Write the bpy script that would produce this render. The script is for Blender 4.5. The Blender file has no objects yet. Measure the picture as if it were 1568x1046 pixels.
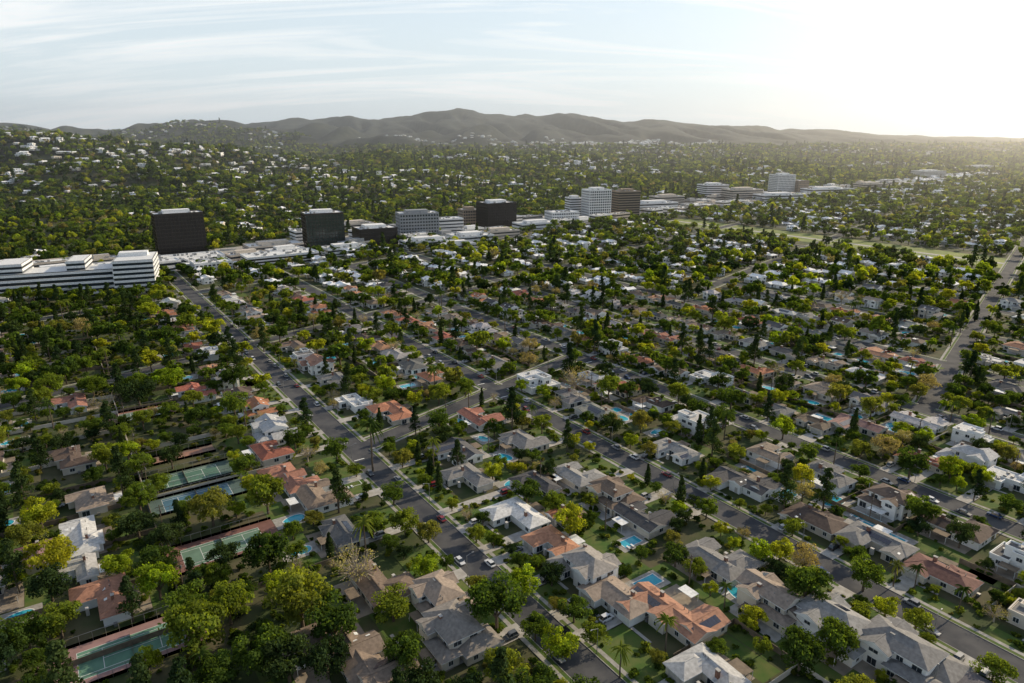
import bpy, math, random
import numpy as np
from mathutils import Matrix, Vector
R=random.Random(7); NR=np.random.default_rng(7)
scn=bpy.context.scene; COL=scn.collection
H=125.0; PIT=math.radians(16.7)
# ---------- plan coordinates of the street grid
O=(-65.,259.); N=(.826,.564); U=(-.564,.826)
def W(p,q): return (O[0]+p*N[0]+q*U[0], O[1]+p*N[1]+q*U[1])
def PQ(x,y): x-=O[0]; y-=O[1]; return (x*N[0]+y*N[1], x*U[0]+y*U[1])
def S(u,v,z=0.):   # aerial survey reading -> true ground position (metres)
    x=(u-784)/1045; c=(523-v)/1045
    Z=-math.sin(PIT)+math.cos(PIT)*c; t=(H-z)/-Z
    return (x*t,(math.cos(PIT)+math.sin(PIT)*c)*t)
YAW=math.atan2(-N[0],N[1])
# ---------- materials
def mat(name,col=(.5,.5,.5),rough=.8,col2=None,scale=1.,objcol=False,spec=.3,metal=0,coord='Object',detail=4,lo=.35,hi=.65,bump=0):
    m=bpy.data.materials.new(name); m.use_nodes=True; nt=m.node_tree; b=nt.nodes['Principled BSDF']
    b.inputs['Roughness'].default_value=rough; b.inputs['Specular IOR Level'].default_value=spec; b.inputs['Metallic'].default_value=metal
    tc=nt.nodes.new('ShaderNodeTexCoord'); no=nt.nodes.new('ShaderNodeTexNoise'); no.inputs['Scale'].default_value=scale; no.inputs['Detail'].default_value=detail
    if coord=='World':
        g=nt.nodes.new('ShaderNodeNewGeometry'); nt.links.new(g.outputs['Position'],no.inputs['Vector'])
    else: nt.links.new(tc.outputs[coord],no.inputs['Vector'])
    r=nt.nodes.new('ShaderNodeMapRange'); r.inputs[1].default_value=lo; r.inputs[2].default_value=hi
    nt.links.new(no.outputs['Fac'],r.inputs[0])
    mx=nt.nodes.new('ShaderNodeMix'); mx.data_type='RGBA'; nt.links.new(r.outputs[0],mx.inputs[0])
    c2=col2 or tuple(x*.75 for x in col)
    if objcol:
        oi=nt.nodes.new('ShaderNodeObjectInfo')
        a=nt.nodes.new('ShaderNodeMix'); a.data_type='RGBA'; a.blend_type='MULTIPLY'; a.inputs[0].default_value=1; a.inputs[7].default_value=(.6,.6,.6,1)
        nt.links.new(oi.outputs['Color'],a.inputs[6]); nt.links.new(oi.outputs['Color'],mx.inputs[6]); nt.links.new(a.outputs[2],mx.inputs[7])
    else:
        mx.inputs[6].default_value=(*col,1); mx.inputs[7].default_value=(*c2,1)
    nt.links.new(mx.outputs[2],b.inputs['Base Color'])
    if bump:
        bp=nt.nodes.new('ShaderNodeBump'); bp.inputs['Strength'].default_value=bump; bp.inputs['Distance'].default_value=.1
        nt.links.new(no.outputs['Fac'],bp.inputs['Height']); nt.links.new(bp.outputs[0],b.inputs['Normal'])
    return m
def leafmat(name,stops,trans=.4):
    m=bpy.data.materials.new(name); m.use_nodes=True; nt=m.node_tree; nt.nodes.clear()
    out=nt.nodes.new('ShaderNodeOutputMaterial'); oi=nt.nodes.new('ShaderNodeObjectInfo'); cr=nt.nodes.new('ShaderNodeValToRGB')
    el=cr.color_ramp.elements
    while len(el)<len(stops): el.new(.5)
    for i,(p,c) in enumerate(stops): el[i].position=p; el[i].color=(*c,1)
    nt.links.new(oi.outputs['Random'],cr.inputs[0])
    at=nt.nodes.new('ShaderNodeAttribute'); at.attribute_name='tint'
    mu=nt.nodes.new('ShaderNodeVectorMath'); mu.operation='SCALE'; nt.links.new(cr.outputs[0],mu.inputs[0]); nt.links.new(at.outputs['Fac'],mu.inputs['Scale'])
    d=nt.nodes.new('ShaderNodeBsdfDiffuse'); t=nt.nodes.new('ShaderNodeBsdfTranslucent'); mx=nt.nodes.new('ShaderNodeMixShader'); mx.inputs[0].default_value=trans
    t2=nt.nodes.new('ShaderNodeVectorMath'); t2.operation='MULTIPLY'; t2.inputs[1].default_value=(2.9,2.8,.8); nt.links.new(mu.outputs[0],t2.inputs[0])
    nt.links.new(mu.outputs[0],d.inputs[0]); nt.links.new(t2.outputs[0],t.inputs[0])
    nt.links.new(d.outputs[0],mx.inputs[1]); nt.links.new(t.outputs[0],mx.inputs[2]); nt.links.new(mx.outputs[0],out.inputs[0]); return m
M={}
M['wall']=mat('stucco',(.68,.62,.52),.9,(.56,.5,.42),.25)
M['wallw']=mat('white_stucco',(.83,.82,.79),.85,(.75,.74,.71),.4)
M['roof']=mat('roof_shingle',rough=.85,scale=1.1,objcol=True,bump=.5,detail=8,lo=.3,hi=.7)
M['glass']=mat('window_glass',(.03,.04,.05),.08,spec=.8)
M['trim']=mat('white_trim',(.8,.8,.78),.6)
M['door']=mat('garage_door',(.55,.52,.47),.6)
M['brick']=mat('chimney_brick',(.3,.16,.11),.9,(.2,.1,.07),3)
M['conc']=mat('concrete',(.44,.42,.39),.9,(.32,.3,.27),.5,coord='World',detail=8)
M['side']=mat('sidewalk_concrete',(.38,.36,.33),.9,(.26,.245,.22),.8,coord='World',detail=8)
M['asph']=mat('asphalt',(.05,.052,.059),.9,(.09,.089,.091),.12,coord='World',detail=10,lo=.4,hi=.6,spec=.2)
M['lawn']=mat('lawn',(.055,.11,.018),.95,(.11,.13,.035),.25,coord='World',detail=8)
M['patio']=mat('patio_paving',(.33,.28,.22),.9,(.22,.18,.14),.3,coord='World')
M['water']=mat('pool_water',(.05,.4,.5),.08,(.03,.32,.44),.3,spec=.4)
M['fence']=mat('fence_wood',(.22,.17,.12),.9,(.14,.11,.08),.6)
M['bark']=mat('bark',(.13,.1,.07),.95,(.08,.06,.045),3)
M['barkp']=mat('pale_bark',(.42,.36,.28),.95,(.3,.25,.19),3)
M['line']=mat('line_paint',(.75,.75,.72),.7)
M['metal']=mat('galvanised_metal',(.35,.35,.35),.5,metal=.6)
M['paint']=mat('car_paint',rough=.25,objcol=True,scale=.01,spec=.6)
M['tyre']=mat('tyre',(.02,.02,.02),.9)
M['solar']=mat('solar_panel',(.015,.02,.045),.15,spec=.8)
M['leaf']=leafmat('leaves',[(0,(.033,.055,.016)),(.3,(.055,.088,.02)),(.6,(.088,.125,.022)),(.9,(.14,.165,.028)),(1,(.14,.125,.045))])
M['leafy']=leafmat('leaves_bright',[(0,(.14,.2,.022)),(1,(.24,.24,.03))],.45)
M['leafd']=leafmat('leaves_dark',[(0,(.02,.037,.016)),(1,(.044,.066,.022))],.2)
M['leafp']=leafmat('leaves_pale',[(0,(.27,.24,.13)),(1,(.24,.19,.11))],.3)
# ---------- mesh builder
class MB:
    def __init__(s): s.v=[]; s.f=[]; s.m=[]; s.ms=[]
    def mi(s,k):
        if k not in s.ms: s.ms.append(k)
        return s.ms.index(k)
    def face(s,pts,k):
        i=len(s.v); s.v+=pts; s.f.append(tuple(range(i,i+len(pts)))); s.m.append(s.mi(k))
    def box(s,x0,x1,y0,y1,z0,z1,k,T=None,bottom=False):
        c=[(x0,y0,z0),(x1,y0,z0),(x1,y1,z0),(x0,y1,z0),(x0,y0,z1),(x1,y0,z1),(x1,y1,z1),(x0,y1,z1)]
        if T: c=[T(*a) for a in c]
        i=len(s.v); s.v+=c; m=s.mi(k)
        F=[(4,5,6,7),(0,1,5,4),(1,2,6,5),(2,3,7,6),(3,0,4,7)]
        if bottom: F.append((3,2,1,0))
        for f in F: s.f.append(tuple(i+a for a in f)); s.m.append(m)
    def cyl(s,a,b,r0,r1,k,n=6,cap=True):
        a=np.array(a,float); b=np.array(b,float); d=b-a; d/=np.linalg.norm(d)
        x=np.cross(d,(0,0,1) if abs(d[2])<.9 else (1,0,0)); x/=np.linalg.norm(x); y=np.cross(d,x)
        i=len(s.v)
        for c,r in ((a,r0),(b,r1)):
            for j in range(n):
                t=2*math.pi*j/n; s.v.append(tuple(c+r*(math.cos(t)*x+math.sin(t)*y)))
        m=s.mi(k)
        for j in range(n):
            s.f.append((i+j,i+(j+1)%n,i+n+(j+1)%n,i+n+j)); s.m.append(m)
        if cap: s.f.append(tuple(i+n+j for j in range(n))); s.m.append(m); s.f.append(tuple(i+n-1-j for j in range(n))); s.m.append(m)
    def mesh(s,name):
        me=bpy.data.meshes.new(name); me.from_pydata(s.v,[],s.f)
        for k in s.ms: me.materials.append(M[k])
        me.polygons.foreach_set('material_index',s.m); me.update(); return me
def put(name,me,x=0,y=0,z=0,yaw=0,sc=1,color=None,coll=None):
    o=bpy.data.objects.new(name,me); o.location=(x,y,z); o.rotation_euler=(0,0,yaw)
    o.scale=(sc,sc,sc) if not isinstance(sc,tuple) else sc
    if color: o.color=(*color,1)
    (coll or COL).objects.link(o); return o
# ---------- noise + terrain
def vn(x,y,seed=0):
    xi=np.floor(x).astype(np.int64); yi=np.floor(y).astype(np.int64); fx=x-xi; fy=y-yi
    fx=fx*fx*(3-2*fx); fy=fy*fy*(3-2*fy)
    def h(a,b):
        n=(a*374761393+b*668265263+seed*1442695)&0x7fffffff; n=((n^(n>>13))*1274126177)&0x7fffffff; return ((n^(n>>16))&0xffff)/65535.
    return (h(xi,yi)*(1-fx)+h(xi+1,yi)*fx)*(1-fy)+(h(xi,yi+1)*(1-fx)+h(xi+1,yi+1)*fx)*fy
def fbm(x,y,s,seed=0,o=4):
    r=0;a=.5;t=0
    for i in range(o): r=r+a*vn(x/s,y/s,seed+i); t+=a; a*=.5; s/=2.03
    return r/t
def sst(a,b,x): t=np.clip((x-a)/(b-a),0,1); return t*t*(3-2*t)
RX=[-7000,-4311,-3760,-3490,-2930,-2390,-1840,-1340,-1000,-790,-460,-130,640,1080,1460,2290,3280,4311,7000]
RZ=[140,160,150,186,186,250,256,286,268,280,326,314,290,252,226,190,146,114,105]
def terr(x,y):
    x=np.asarray(x,float); y=np.asarray(y,float)
    s=(x+352)*-.655+(y-710)*.755
    f=fbm(x,y,900,3,5); rid=1-np.abs(2*fbm(x,y,720,11,4)-1)
    foot=sst(130,2400,s)*(10+104*sst(.32,.68,f)*(.3+.7*sst(.45,1,rid)))*(1-.4*np.exp(-((x-150)/1500)**2)*sst(1800,3200,y))+sst(90,450,s)*24*sst(.3,.75,fbm(x,y,300,21,3))
    foot=foot+sst(180,1300,s)*sst(300,-900,x)*46*sst(.3,.72,fbm(x,y,480,91,4))
    rz=np.interp(x,RX,RZ)*(1+.3*(fbm(x,y*.5,230,5,5)-.5))
    yc=6000+700*(fbm(x,x*0,1300,31,3)-.5)
    gl=1-np.abs(2*fbm(x+.3*y,y*.2,300,41,3)-1); gl=sst(.35,1,gl)
    dd=yc-y
    d=np.where(y<yc,dd/(950+700*gl),-dd/1500)
    mt=rz*np.exp(-np.abs(d)**1.25)*(1-.65*(1-gl)*sst(30,450,dd))*sst(2600,4000,y)
    y2=4700+600*(fbm(x,x*0,1100,71,2)-.5); r2=(70+160*sst(.35,.7,fbm(x,x*0,620,77,4)))*(1-.6*sst(600,2600,x))
    g2=sst(.35,1,1-np.abs(2*fbm(x-.25*y,y*.3,300,81,3)-1)); m2=r2*np.exp(-(np.abs(y-y2)/(350+600*g2))**1.5)*(.6+.4*g2)*sst(3300,4000,y)
    return np.maximum(np.maximum(foot,mt),np.maximum(m2,0))
def axis(segs):
    a=[]
    for lo,hi,st in segs: a+=list(np.arange(lo,hi,st))
    return np.array(a+[segs[-1][1]])
gx=axis([(-9000,-4700,200),(-4700,4600,26),(4600,9000,200)]); gy=axis([(-1500,0,150),(0,3600,40),(3600,6500,28),(6500,10000,200)])
X,Y=np.meshgrid(gx,gy); Z=terr(X,Y)
me=bpy.data.meshes.new('ground'); nx=len(gx); ny=len(gy)
idx=np.arange(nx*ny).reshape(ny,nx)
fc=np.stack([idx[:-1,:-1],idx[:-1,1:],idx[1:,1:],idx[1:,:-1]],-1).reshape(-1,4)
me.from_pydata(np.stack([X,Y,Z],-1).reshape(-1,3).tolist(),[],fc.tolist()); me.polygons.foreach_set('use_smooth',[True]*len(fc))
gm=mat('ground_cover',(.04,.06,.016),.95,(.1,.088,.048),.07,coord='World',detail=12,lo=.4,hi=.65)
nt=gm.node_tree; b=nt.nodes['Principled BSDF']; old=b.inputs['Base Color'].links[0].from_socket
g=nt.nodes.new('ShaderNodeNewGeometry'); sp=nt.nodes.new('ShaderNodeSeparateXYZ'); nt.links.new(g.outputs['Position'],sp.inputs[0])
mr=nt.nodes.new('ShaderNodeMapRange'); mr.inputs[1].default_value=12; mr.inputs[2].default_value=110; nt.links.new(sp.outputs['Z'],mr.inputs[0])
n2=nt.nodes.new('ShaderNodeTexNoise'); n2.inputs['Scale'].default_value=.016; n2.inputs['Detail'].default_value=12; nt.links.new(g.outputs['Position'],n2.inputs['Vector'])
c2=nt.nodes.new('ShaderNodeValToRGB'); c2.color_ramp.elements[0].position=.42; c2.color_ramp.elements[0].color=(.008,.016,.014,1); c2.color_ramp.elements[1].position=.75; c2.color_ramp.elements[1].color=(.055,.058,.038,1)
nt.links.new(n2.outputs['Fac'],c2.inputs[0]); mx=nt.nodes.new('ShaderNodeMix'); mx.data_type='RGBA'
nt.links.new(mr.outputs[0],mx.inputs[0]); nt.links.new(old,mx.inputs[6]); nt.links.new(c2.outputs[0],mx.inputs[7]); nt.links.new(mx.outputs[2],b.inputs['Base Color'])
me.materials.append(gm); me.update(); put('ground',me)
# ---------- streets
PS=[-465,-310,-155,0,87,158,240,322,404,486,568,650,790,872,954,1036,1118,1200,1290,1380,1470,1560,1650,1740,1830]
def qmax(p): return 478+.116*p
def qmin(p): return -330-.5*max(p,0)
CR=[(0,0,158),(180,-465,1000),(360,-465,640),(-184,240,1740),(-370,240,1830),(-560,404,1830),(20,322,1500)]
ROADS=[]
for p in PS: ROADS.append((*W(p,qmin(p)),*W(p,qmax(p)),4.9 if p in(0,87,158) else 4.5,'street',.064))
for k,a,bb in CR:
    e=bb
    while k+.3*e>qmax(e) and e>a: e-=10
    ROADS.append((*W(a,k+.3*a),*W(e,k+.3*e),4.6,'street',.072))
ROADS.append((*W(-900,534-.116*900),*W(2200,534+.116*2200),12,'boulevard',.08))
RA=np.array([r[:5] for r in ROADS])
def roaddist(x,y,skip=-1,only=None):
    x=np.atleast_1d(np.asarray(x,float)); y=np.atleast_1d(np.asarray(y,float)); best=np.full(x.shape,1e9)
    for i,(x0,y0,x1,y1,h) in enumerate(RA):
        if i==skip or (only is not None and i not in only): continue
        dx,dy=x1-x0,y1-y0; L=dx*dx+dy*dy; t=np.clip(((x-x0)*dx+(y-y0)*dy)/L,0,1)
        best=np.minimum(best,np.hypot(x-x0-t*dx,y-y0-t*dy)-h)
    return best
MAIN=[3,4,5,len(PS)]
for i,(x0,y0,x1,y1,h,nm,z) in enumerate(ROADS):
    L=math.hypot(x1-x0,y1-y0); dx,dy=(x1-x0)/L,(y1-y0)/L; ox,oy=-dy,dx
    n=int(L/4); r=MB()
    r.face([(x0-ox*h,y0-oy*h,z),(x1-ox*h,y1-oy*h,z),(x1+ox*h,y1+oy*h,z),(x0+ox*h,y0+oy*h,z)],'asph'); put(nm,r.mesh(nm))
    sw=MB(); ts=(np.arange(n)+.5)*L/n
    for sg in (-1,1):
        cx=x0+dx*ts+ox*sg*(h+1.2); cy=y0+dy*ts+oy*sg*(h+1.2); rd=roaddist(cx,cy,i); st=None
        for j in range(n+1):
            ok=j<n and rd[j]>.3 and cy[j]<1300
            if ok and st is None: st=j
            if not ok and st is not None:
                a=st*L/n; bq=j*L/n; st=None
                T=lambda s_,t_,zz:(x0+dx*s_+ox*sg*t_,y0+dy*s_+oy*sg*t_,zz)
                for t0,t1,zt,kk in ((h,h+.2,.2,'side'),(h+.2,h+1.3,.17,'lawn'),(h+1.3,h+2.5,.19,'side')):
                    sw.box(a,bq,t0,t1,0,zt+(.004 if i>=len(PS) else 0),kk,T)
    if sw.v: put('pavement',sw.mesh('pavement'))
mk=MB()
for (p,q) in ((0,-9),(0,9),(87,16),(87,38),(158,34),(158,60)):
    c=[W(p-4.2,q-.3),W(p+0,q-.3),W(p+0,q+.3),W(p-4.2,q+.3)]; mk.face([(a,b_,.085) for a,b_ in c],'line')
for t in np.arange(-800,2100,9.):
    a=W(t,534+.116*t); mk.face([(a[0]-.1,a[1]-.1,.095),(a[0]+2.6,a[1]+2.2,.095),(a[0]+2.5,a[1]+2.4,.095),(a[0]-.2,a[1]+.1,.095)],'line')
put('road_markings',mk.mesh('road_markings'))
cp=MB(); a,b_=-800,2000
c=[W(a,484+.116*a),W(b_,484+.116*b_),W(b_,590+.116*b_),W(a,590+.116*a)]; cp.face([(x,y,.022) for x,y in c],'conc')
put('commercial_paving',cp.mesh('commercial_paving'))
M['grassy']=mat('channel_grass',(.25,.27,.08),.95,(.13,.17,.05),.05,coord='World')
fc_=MB(); c=[W(686,-900),W(754,-900),W(754,500),W(686,500)]; fc_.face([(x,y,.03) for x,y in c],'grassy')
c=[W(714,-900),W(722,-900),W(722,500),W(714,500)]; fc_.face([(x,y,.05) for x,y in c],'conc'); put('flood_channel',fc_.mesh('flood_channel'))
# ---------- houses
def wing(b,x0,x1,y0,y1,h,roof,wk,pitch=.36,ov=.6,z0=0,win=True,axis=None,rng=R):
    b.box(x0,x1,y0,y1,z0,h,wk)
    w=x1-x0; d=y1-y0
    if win:
        for (L,f) in ((w,lambda s,o,z:(x0+s,y0-o,z)),(w,lambda s,o,z:(x1-s,y1+o,z)),(d,lambda s,o,z:(x0-o,y1-s,z)),(d,lambda s,o,z:(x1+o,y0+s,z))):
            n=max(1,int(L/3.4))
            for fl in range(max(1,int(round((h-z0)/2.9)))):
                for j in range(n):
                    if rng.random()<.25: continue
                    c=(j+.5)*L/n; ww=rng.choice([.6,.8,1.1]); zb=z0+fl*2.95+(.3 if ww>1 and fl==0 else 1.); zt=z0+fl*2.95+2.25
                    b.box(c-ww-.12,c+ww+.12,-.02,.04,zb-.12,zt+.12,'trim',f); b.box(c-ww,c-.04,0,.06,zb,zt,'glass',f); b.box(c+.04,c+ww,0,.06,zb,zt,'glass',f)
    if roof=='flat':
        b.box(x0-.15,x1+.15,y0-.15,y1+.15,h,h+.15,wk); b.box(x0+.3,x1-.3,y0+.3,y1-.3,h+.15,h+.17,'roof')
        for q in ((x0-.15,x1+.15,y0-.15,y0+.15),(x0-.15,x1+.15,y1-.15,y1+.15),(x0-.15,x0+.15,y0+.151,y1-.151),(x1-.15,x1+.15,y0+.151,y1-.151)): b.box(*q,h+.151,h+.55,wk)
        for j in range(rng.randint(1,3)):
            cx=rng.uniform(x0+1.5,x1-1.5); cy=rng.uniform(y0+1.2,y1-1.2); b.box(cx-.5,cx+.5,cy-.4,cy+.4,h+.17,h+1.0,'metal')
        return
    X0,X1,Y0,Y1=x0-ov,x1+ov,y0-ov,y1+ov; e=h-.05
    b.box(X0,X1,Y0,Y1,e-.22,e,'trim',bottom=True)
    ax=axis or ('x' if w>=d else 'y')
    if ax=='x': rr=(Y1-Y0)/2; zr=e+rr*pitch; cy=(Y0+Y1)/2; k=min(rr,(X1-X0)/2-.01) if roof=='hip' else 0; A=(X0+k,cy,zr); B=(X1-k,cy,zr); P=[(X0,Y0,e),(X1,Y0,e),(X1,Y1,e),(X0,Y1,e)]
    else: rr=(X1-X0)/2; zr=e+rr*pitch; cx=(X0+X1)/2; k=min(rr,(Y1-Y0)/2-.01) if roof=='hip' else 0; A=(cx,Y0+k,zr); B=(cx,Y1-k,zr); P=[(X1,Y0,e),(X1,Y1,e),(X0,Y1,e),(X0,Y0,e)]
    P=[(p[0],p[1],p[2]+.01) for p in P]
    b.face([P[0],P[1],B,A],'roof'); b.face([P[2],P[3],A,B],'roof')
    ek='roof' if roof=='hip' else wk
    b.face([P[1],P[2],B],ek); b.face([P[3],P[0],A],ek)
    if ax=='x': b.box(A[0],B[0],A[1]-.14,A[1]+.14,zr-.05,zr+.07,'roof')
    else: b.box(A[0]-.14,A[0]+.14,A[1],B[1],zr-.05,zr+.07,'roof')
    r_=rng.random()
    if r_<.5 and ax=='x' and roof=='gable' or r_<.3:
        L0,L1=(A[0]+.8,B[0]-.8) if ax=='x' else (A[1]+.8,B[1]-.8)
        if L1-L0>3:
            kk='solar' if r_<.1 else 'trim'; n=int((L1-L0)/1.15) if kk=='solar' else 2
            for j in range(min(n,8)):
                s0=L0+j*1.15 if kk=='solar' else L0+(j+.3)*(L1-L0)/2; t0,t1=(.25,.72) if kk=='solar' else (.4,.6)
                sd=1 if (ax=='y') else -1
                def pt(s,t,o=.09):
                    zz=zr-rr*pitch*t+o
                    return (s,A[1]+sd*rr*t,zz) if ax=='x' else (A[0]+sd*rr*t,s,zz)
                b.face([pt(s0,t0),pt(s0+1.1,t0),pt(s0+1.1,t1),pt(s0,t1)],kk)
def house(name,seed,w,d,style,white=None):
    g=random.Random(seed); b=MB(); wk='wallw' if (white if white is not None else g.random()<.45) else 'wall'
    rf=g.choice(['hip','hip','gable'])
    if style=='modern':
        wing(b,-w/2,w*.12,-d*.42,d*.4,6.1,'flat',wk,rng=g); wing(b,w*.12+.01,w/2,-d*.3,d*.5,3.3,'flat',wk,rng=g); wing(b,-w*.2,w*.35,-d*.5,-d*.1,3.15,'flat',wk,rng=g)
        wing(b,-w*.1,w*.3,0,d*.3,6.9,'flat',wk,z0=3,rng=g)
    elif style=='flat':
        wing(b,-w/2,w/2,-d*.2,d*.32,3.3,'flat',wk,rng=g); wing(b,-w/2+.5,-w*.1,-d*.5,-d*.18,2.95,'flat',wk,rng=g); wing(b,w*.05,w*.42,d*.1,d*.5,3.9,'flat',wk,rng=g)
    elif style=='two':
        wing(b,-w*.28,w/2,-d*.28,d*.3,6.0,rf,wk,.42,rng=g); wing(b,-w/2,-w*.1,-d*.5,d*.12,3.1,rf,wk,.42,rng=g); wing(b,w*.1,w*.42,-d*.38,d*.45,5.6,'gable',wk,.42,axis='y',rng=g)
        wing(b,-w*.4,w*.1,d*.2,d*.5,3.2,'hip',wk,rng=g)
    elif style=='L':
        wing(b,-w/2,w/2,-d*.05,d*.42,3.1,rf,wk,rng=g); wing(b,-w/2+.02,-w*.08,-d*.5,d*.2,3.05,rf,wk,axis='y',rng=g)
        if g.random()<.5: wing(b,w*.2,w*.48,-d*.28,d*.2,3.0,'gable',wk,axis='y',rng=g)
    elif style=='U':
        wing(b,-w/2,w/2,-d*.2,d*.2,3.2,rf,wk,rng=g); wing(b,-w/2+.02,-w*.18,-d*.5,d*.1,3.1,rf,wk,axis='y',rng=g); wing(b,w*.16,w*.49,-d*.1,d*.5,3.15,rf,wk,axis='y',rng=g); wing(b,-w*.1,w*.12,-d*.3,d*.05,3.9,'gable',wk,axis='y',rng=g)
    else:
        wing(b,-w/2,w/2,-d*.3,d*.35,3.1,'hip',wk,rng=g); wing(b,-w/2+.1,-w*.12,-d*.5,-d*.1,2.95,'gable',wk,axis='y',rng=g); wing(b,0,w*.35,0,d*.5,3.0,'hip',wk,axis='y',rng=g)
    b.box(-w/2+1,-w/2+5.4,-d/2-.07,-d/2+.3,0,2.3,'door'); b.box(w*.02,w*.02+1.1,-d*.3-.1,-d*.25,0,2.2,'door')
    if style not in('modern','flat'):
        cx=g.choice([-1,1])*w*.2; cy=g.uniform(0,d*.2); top=7.6 if style=='two' else 5.6
        b.box(cx-.5,cx+.5,cy-.35,cy+.35,2,top,'brick'); b.box(cx-.6,cx+.6,cy-.45,cy+.45,top,top+.15,'conc')
        for j in range(3): vx=g.uniform(-w*.4,w*.4); b.cyl((vx,d*.15,3.3),(vx,d*.15,4.9 if style!='two' else 7.3),.12,.12,'metal',5)
    px=g.uniform(-w*.3,w*.1); b.box(px,px+5,d/2+.02,d/2+3.2,2.5,2.62,'trim' if g.random()<.4 else 'fence',bottom=True)
    for a in(px+.1,px+4.8): b.box(a,a+.12,d/2+3,d/2+3.12,0,2.5,'trim')
    b.box(w/2+.4,w/2+1.3,d*.1,d*.1+.9,0,.9,'metal')
    return b.mesh(name)
GREY=[(.17,.165,.165),(.24,.23,.22),(.09,.087,.09),(.32,.31,.295),(.12,.117,.12)]
BRN=[(.19,.14,.105),(.12,.085,.068),(.27,.205,.155),(.34,.27,.215)]
TILE=[(.42,.18,.1),(.33,.12,.08),(.48,.25,.15)]
LIGHT=[(.7,.69,.67),(.58,.56,.53),(.48,.48,.48)]
def rcol(g,style):
    if style in('modern','flat'): return g.choice(LIGHT+LIGHT+GREY)
    r=g.random(); c=g.choice(GREY) if r<.36 else g.choice(BRN) if r<.66 else g.choice(TILE) if r<.86 else g.choice(LIGHT)
    k=g.uniform(.75,1.2); return tuple(min(.8,a*k*g.uniform(.96,1.04)) for a in c)
TEMPL=[]
for i,(st,w,d) in enumerate([('L',16,14),('ranch',17,12),('two',14,13),('U',17,14),('L',17,14),('ranch',15,12),('flat',15,13),('two',15,12),('U',16,13),('modern',14,13),('L',15,12),('ranch',18,12),('two',13,14),('L',18,13),('ranch',16,14),('L',14,13),('U',18,14),('two',15,14)]):
    TEMPL.append((st,w,d,house('house',100+i,w,d,st)))
g_,b_,t_,l_=GREY,BRN,TILE,LIGHT
HERO=[(895,880,'two',18,16,(.34,.31,.28),1),(945,925,'ranch',19,14,b_[3],1),(845,842,'L',16,13,(.5,.25,.15),1),(865,800,'ranch',10,9,t_[0],1),(790,800,'L',20,17,l_[0],1),
(1025,950,'U',25,20,(.44,.23,.15),0),(1185,935,'two',20,14,b_[3],0),(1285,975,'two',21,17,g_[3],1),(1390,1020,'two',22,17,g_[1],1),(1100,865,'L',20,17,g_[1],0),
(1130,750,'U',22,18,g_[2],1),(1340,840,'L',20,15,g_[1],0),(1440,890,'ranch',18,13,(.2,.1,.08),0),(1470,810,'L',19,15,b_[1],1),(1245,805,'ranch',18,15,b_[1],0),
(700,985,'two',18,17,(.28,.25,.22),0),(680,930,'two',17,15,b_[3],1),(545,1015,'U',34,22,b_[2],0),(160,930,'L',20,15,(.4,.2,.13),1),(125,884,'L',13,10,(.45,.44,.43),1),
(128,832,'ranch',25,11,(.62,.61,.59),1),(140,775,'ranch',16,14,b_[3],0),(445,742,'U',26,18,(.4,.19,.13),1),(492,765,'L',20,18,b_[2],1),(300,607,'U',22,16,(.4,.14,.1),1),
(600,638,'L',24,16,(.45,.2,.12),0),(540,624,'flat',18,14,l_[0],1),(945,600,'U',20,17,(.38,.13,.09),0),(812,597,'modern',19,17,l_[0],1),(486,566,'two',20,16,(.4,.22,.15),1),
(420,670,'two',20,17,l_[2],1),(1060,655,'modern',18,15,l_[1],1),(1090,586,'flat',20,16,l_[0],1),(1312,660,'L',20,17,(.34,.2,.17),0),(700,700,'L',19,17,g_[4],1),
(735,646,'L',20,15,(.4,.17,.12),1),(800,682,'ranch',19,16,g_[1],0),(1190,512,'two',16,16,g_[4],1),(1010,522,'U',26,16,(.36,.16,.11),0),(1550,745,'flat',18,15,l_[0],1),
(1010,705,'L',19,15,g_[3],1),(940,770,'two',17,15,b_[0],0),(985,800,'L',18,15,g_[2],0),(715,740,'L',19,15,g_[1],0),(885,735,'L',18,15,g_[3],0),(1480,710,'two',18,14,l_[2],1),(585,900,'L',22,16,b_[0],0),(820,750,'L',17,13,g_[2],0),
(110,625,'L',20,15,(.38,.18,.13),1),(110,710,'U',22,17,b_[1],0),(60,860,'ranch',14,11,(.25,.14,.15),0),(370,620,'two',20,16,b_[1],1),(330,545,'flat',18,14,l_[0],1)]
HERO=[(u,v,st,w*.94,d*.94,c,wh) for u,v,st,w,d,c,wh in HERO]
POOL=[(450,795,'k',8),(700,645,'k',7),(1030,685,'k',9),(1133,908,'k',10),(992,892,'r',8),(1345,818,'r',14),(1005,662,'k',7),(950,640,'k',9),(785,740,'k',8),(712,688,'r',7),(773,700,'k',8),(740,672,'k',7),(1205,757,'k',9),(1275,768,'k',10),(1365,652,'k',8),(1082,958,'r',7),(28,945,'k',8),(640,577,'r',8),(10,660,'r',8),(965,830,'r',7),(540,742,'r',6)]
CRT=[(203,992,34,17,(.1,.2,.14),(.26,.16,.15)),(343,838,34,17,(.11,.18,.13),(.17,.085,.07)),(303,762,32,13,(.06,.13,.18),(.08,.12,.11)),(284,732,34,14,(.07,.14,.1),(.08,.12,.1)),(268,700,30,8,(.26,.14,.1),(.18,.12,.09)),(222,634,30,15,(.1,.15,.12),(.22,.11,.09))]
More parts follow.
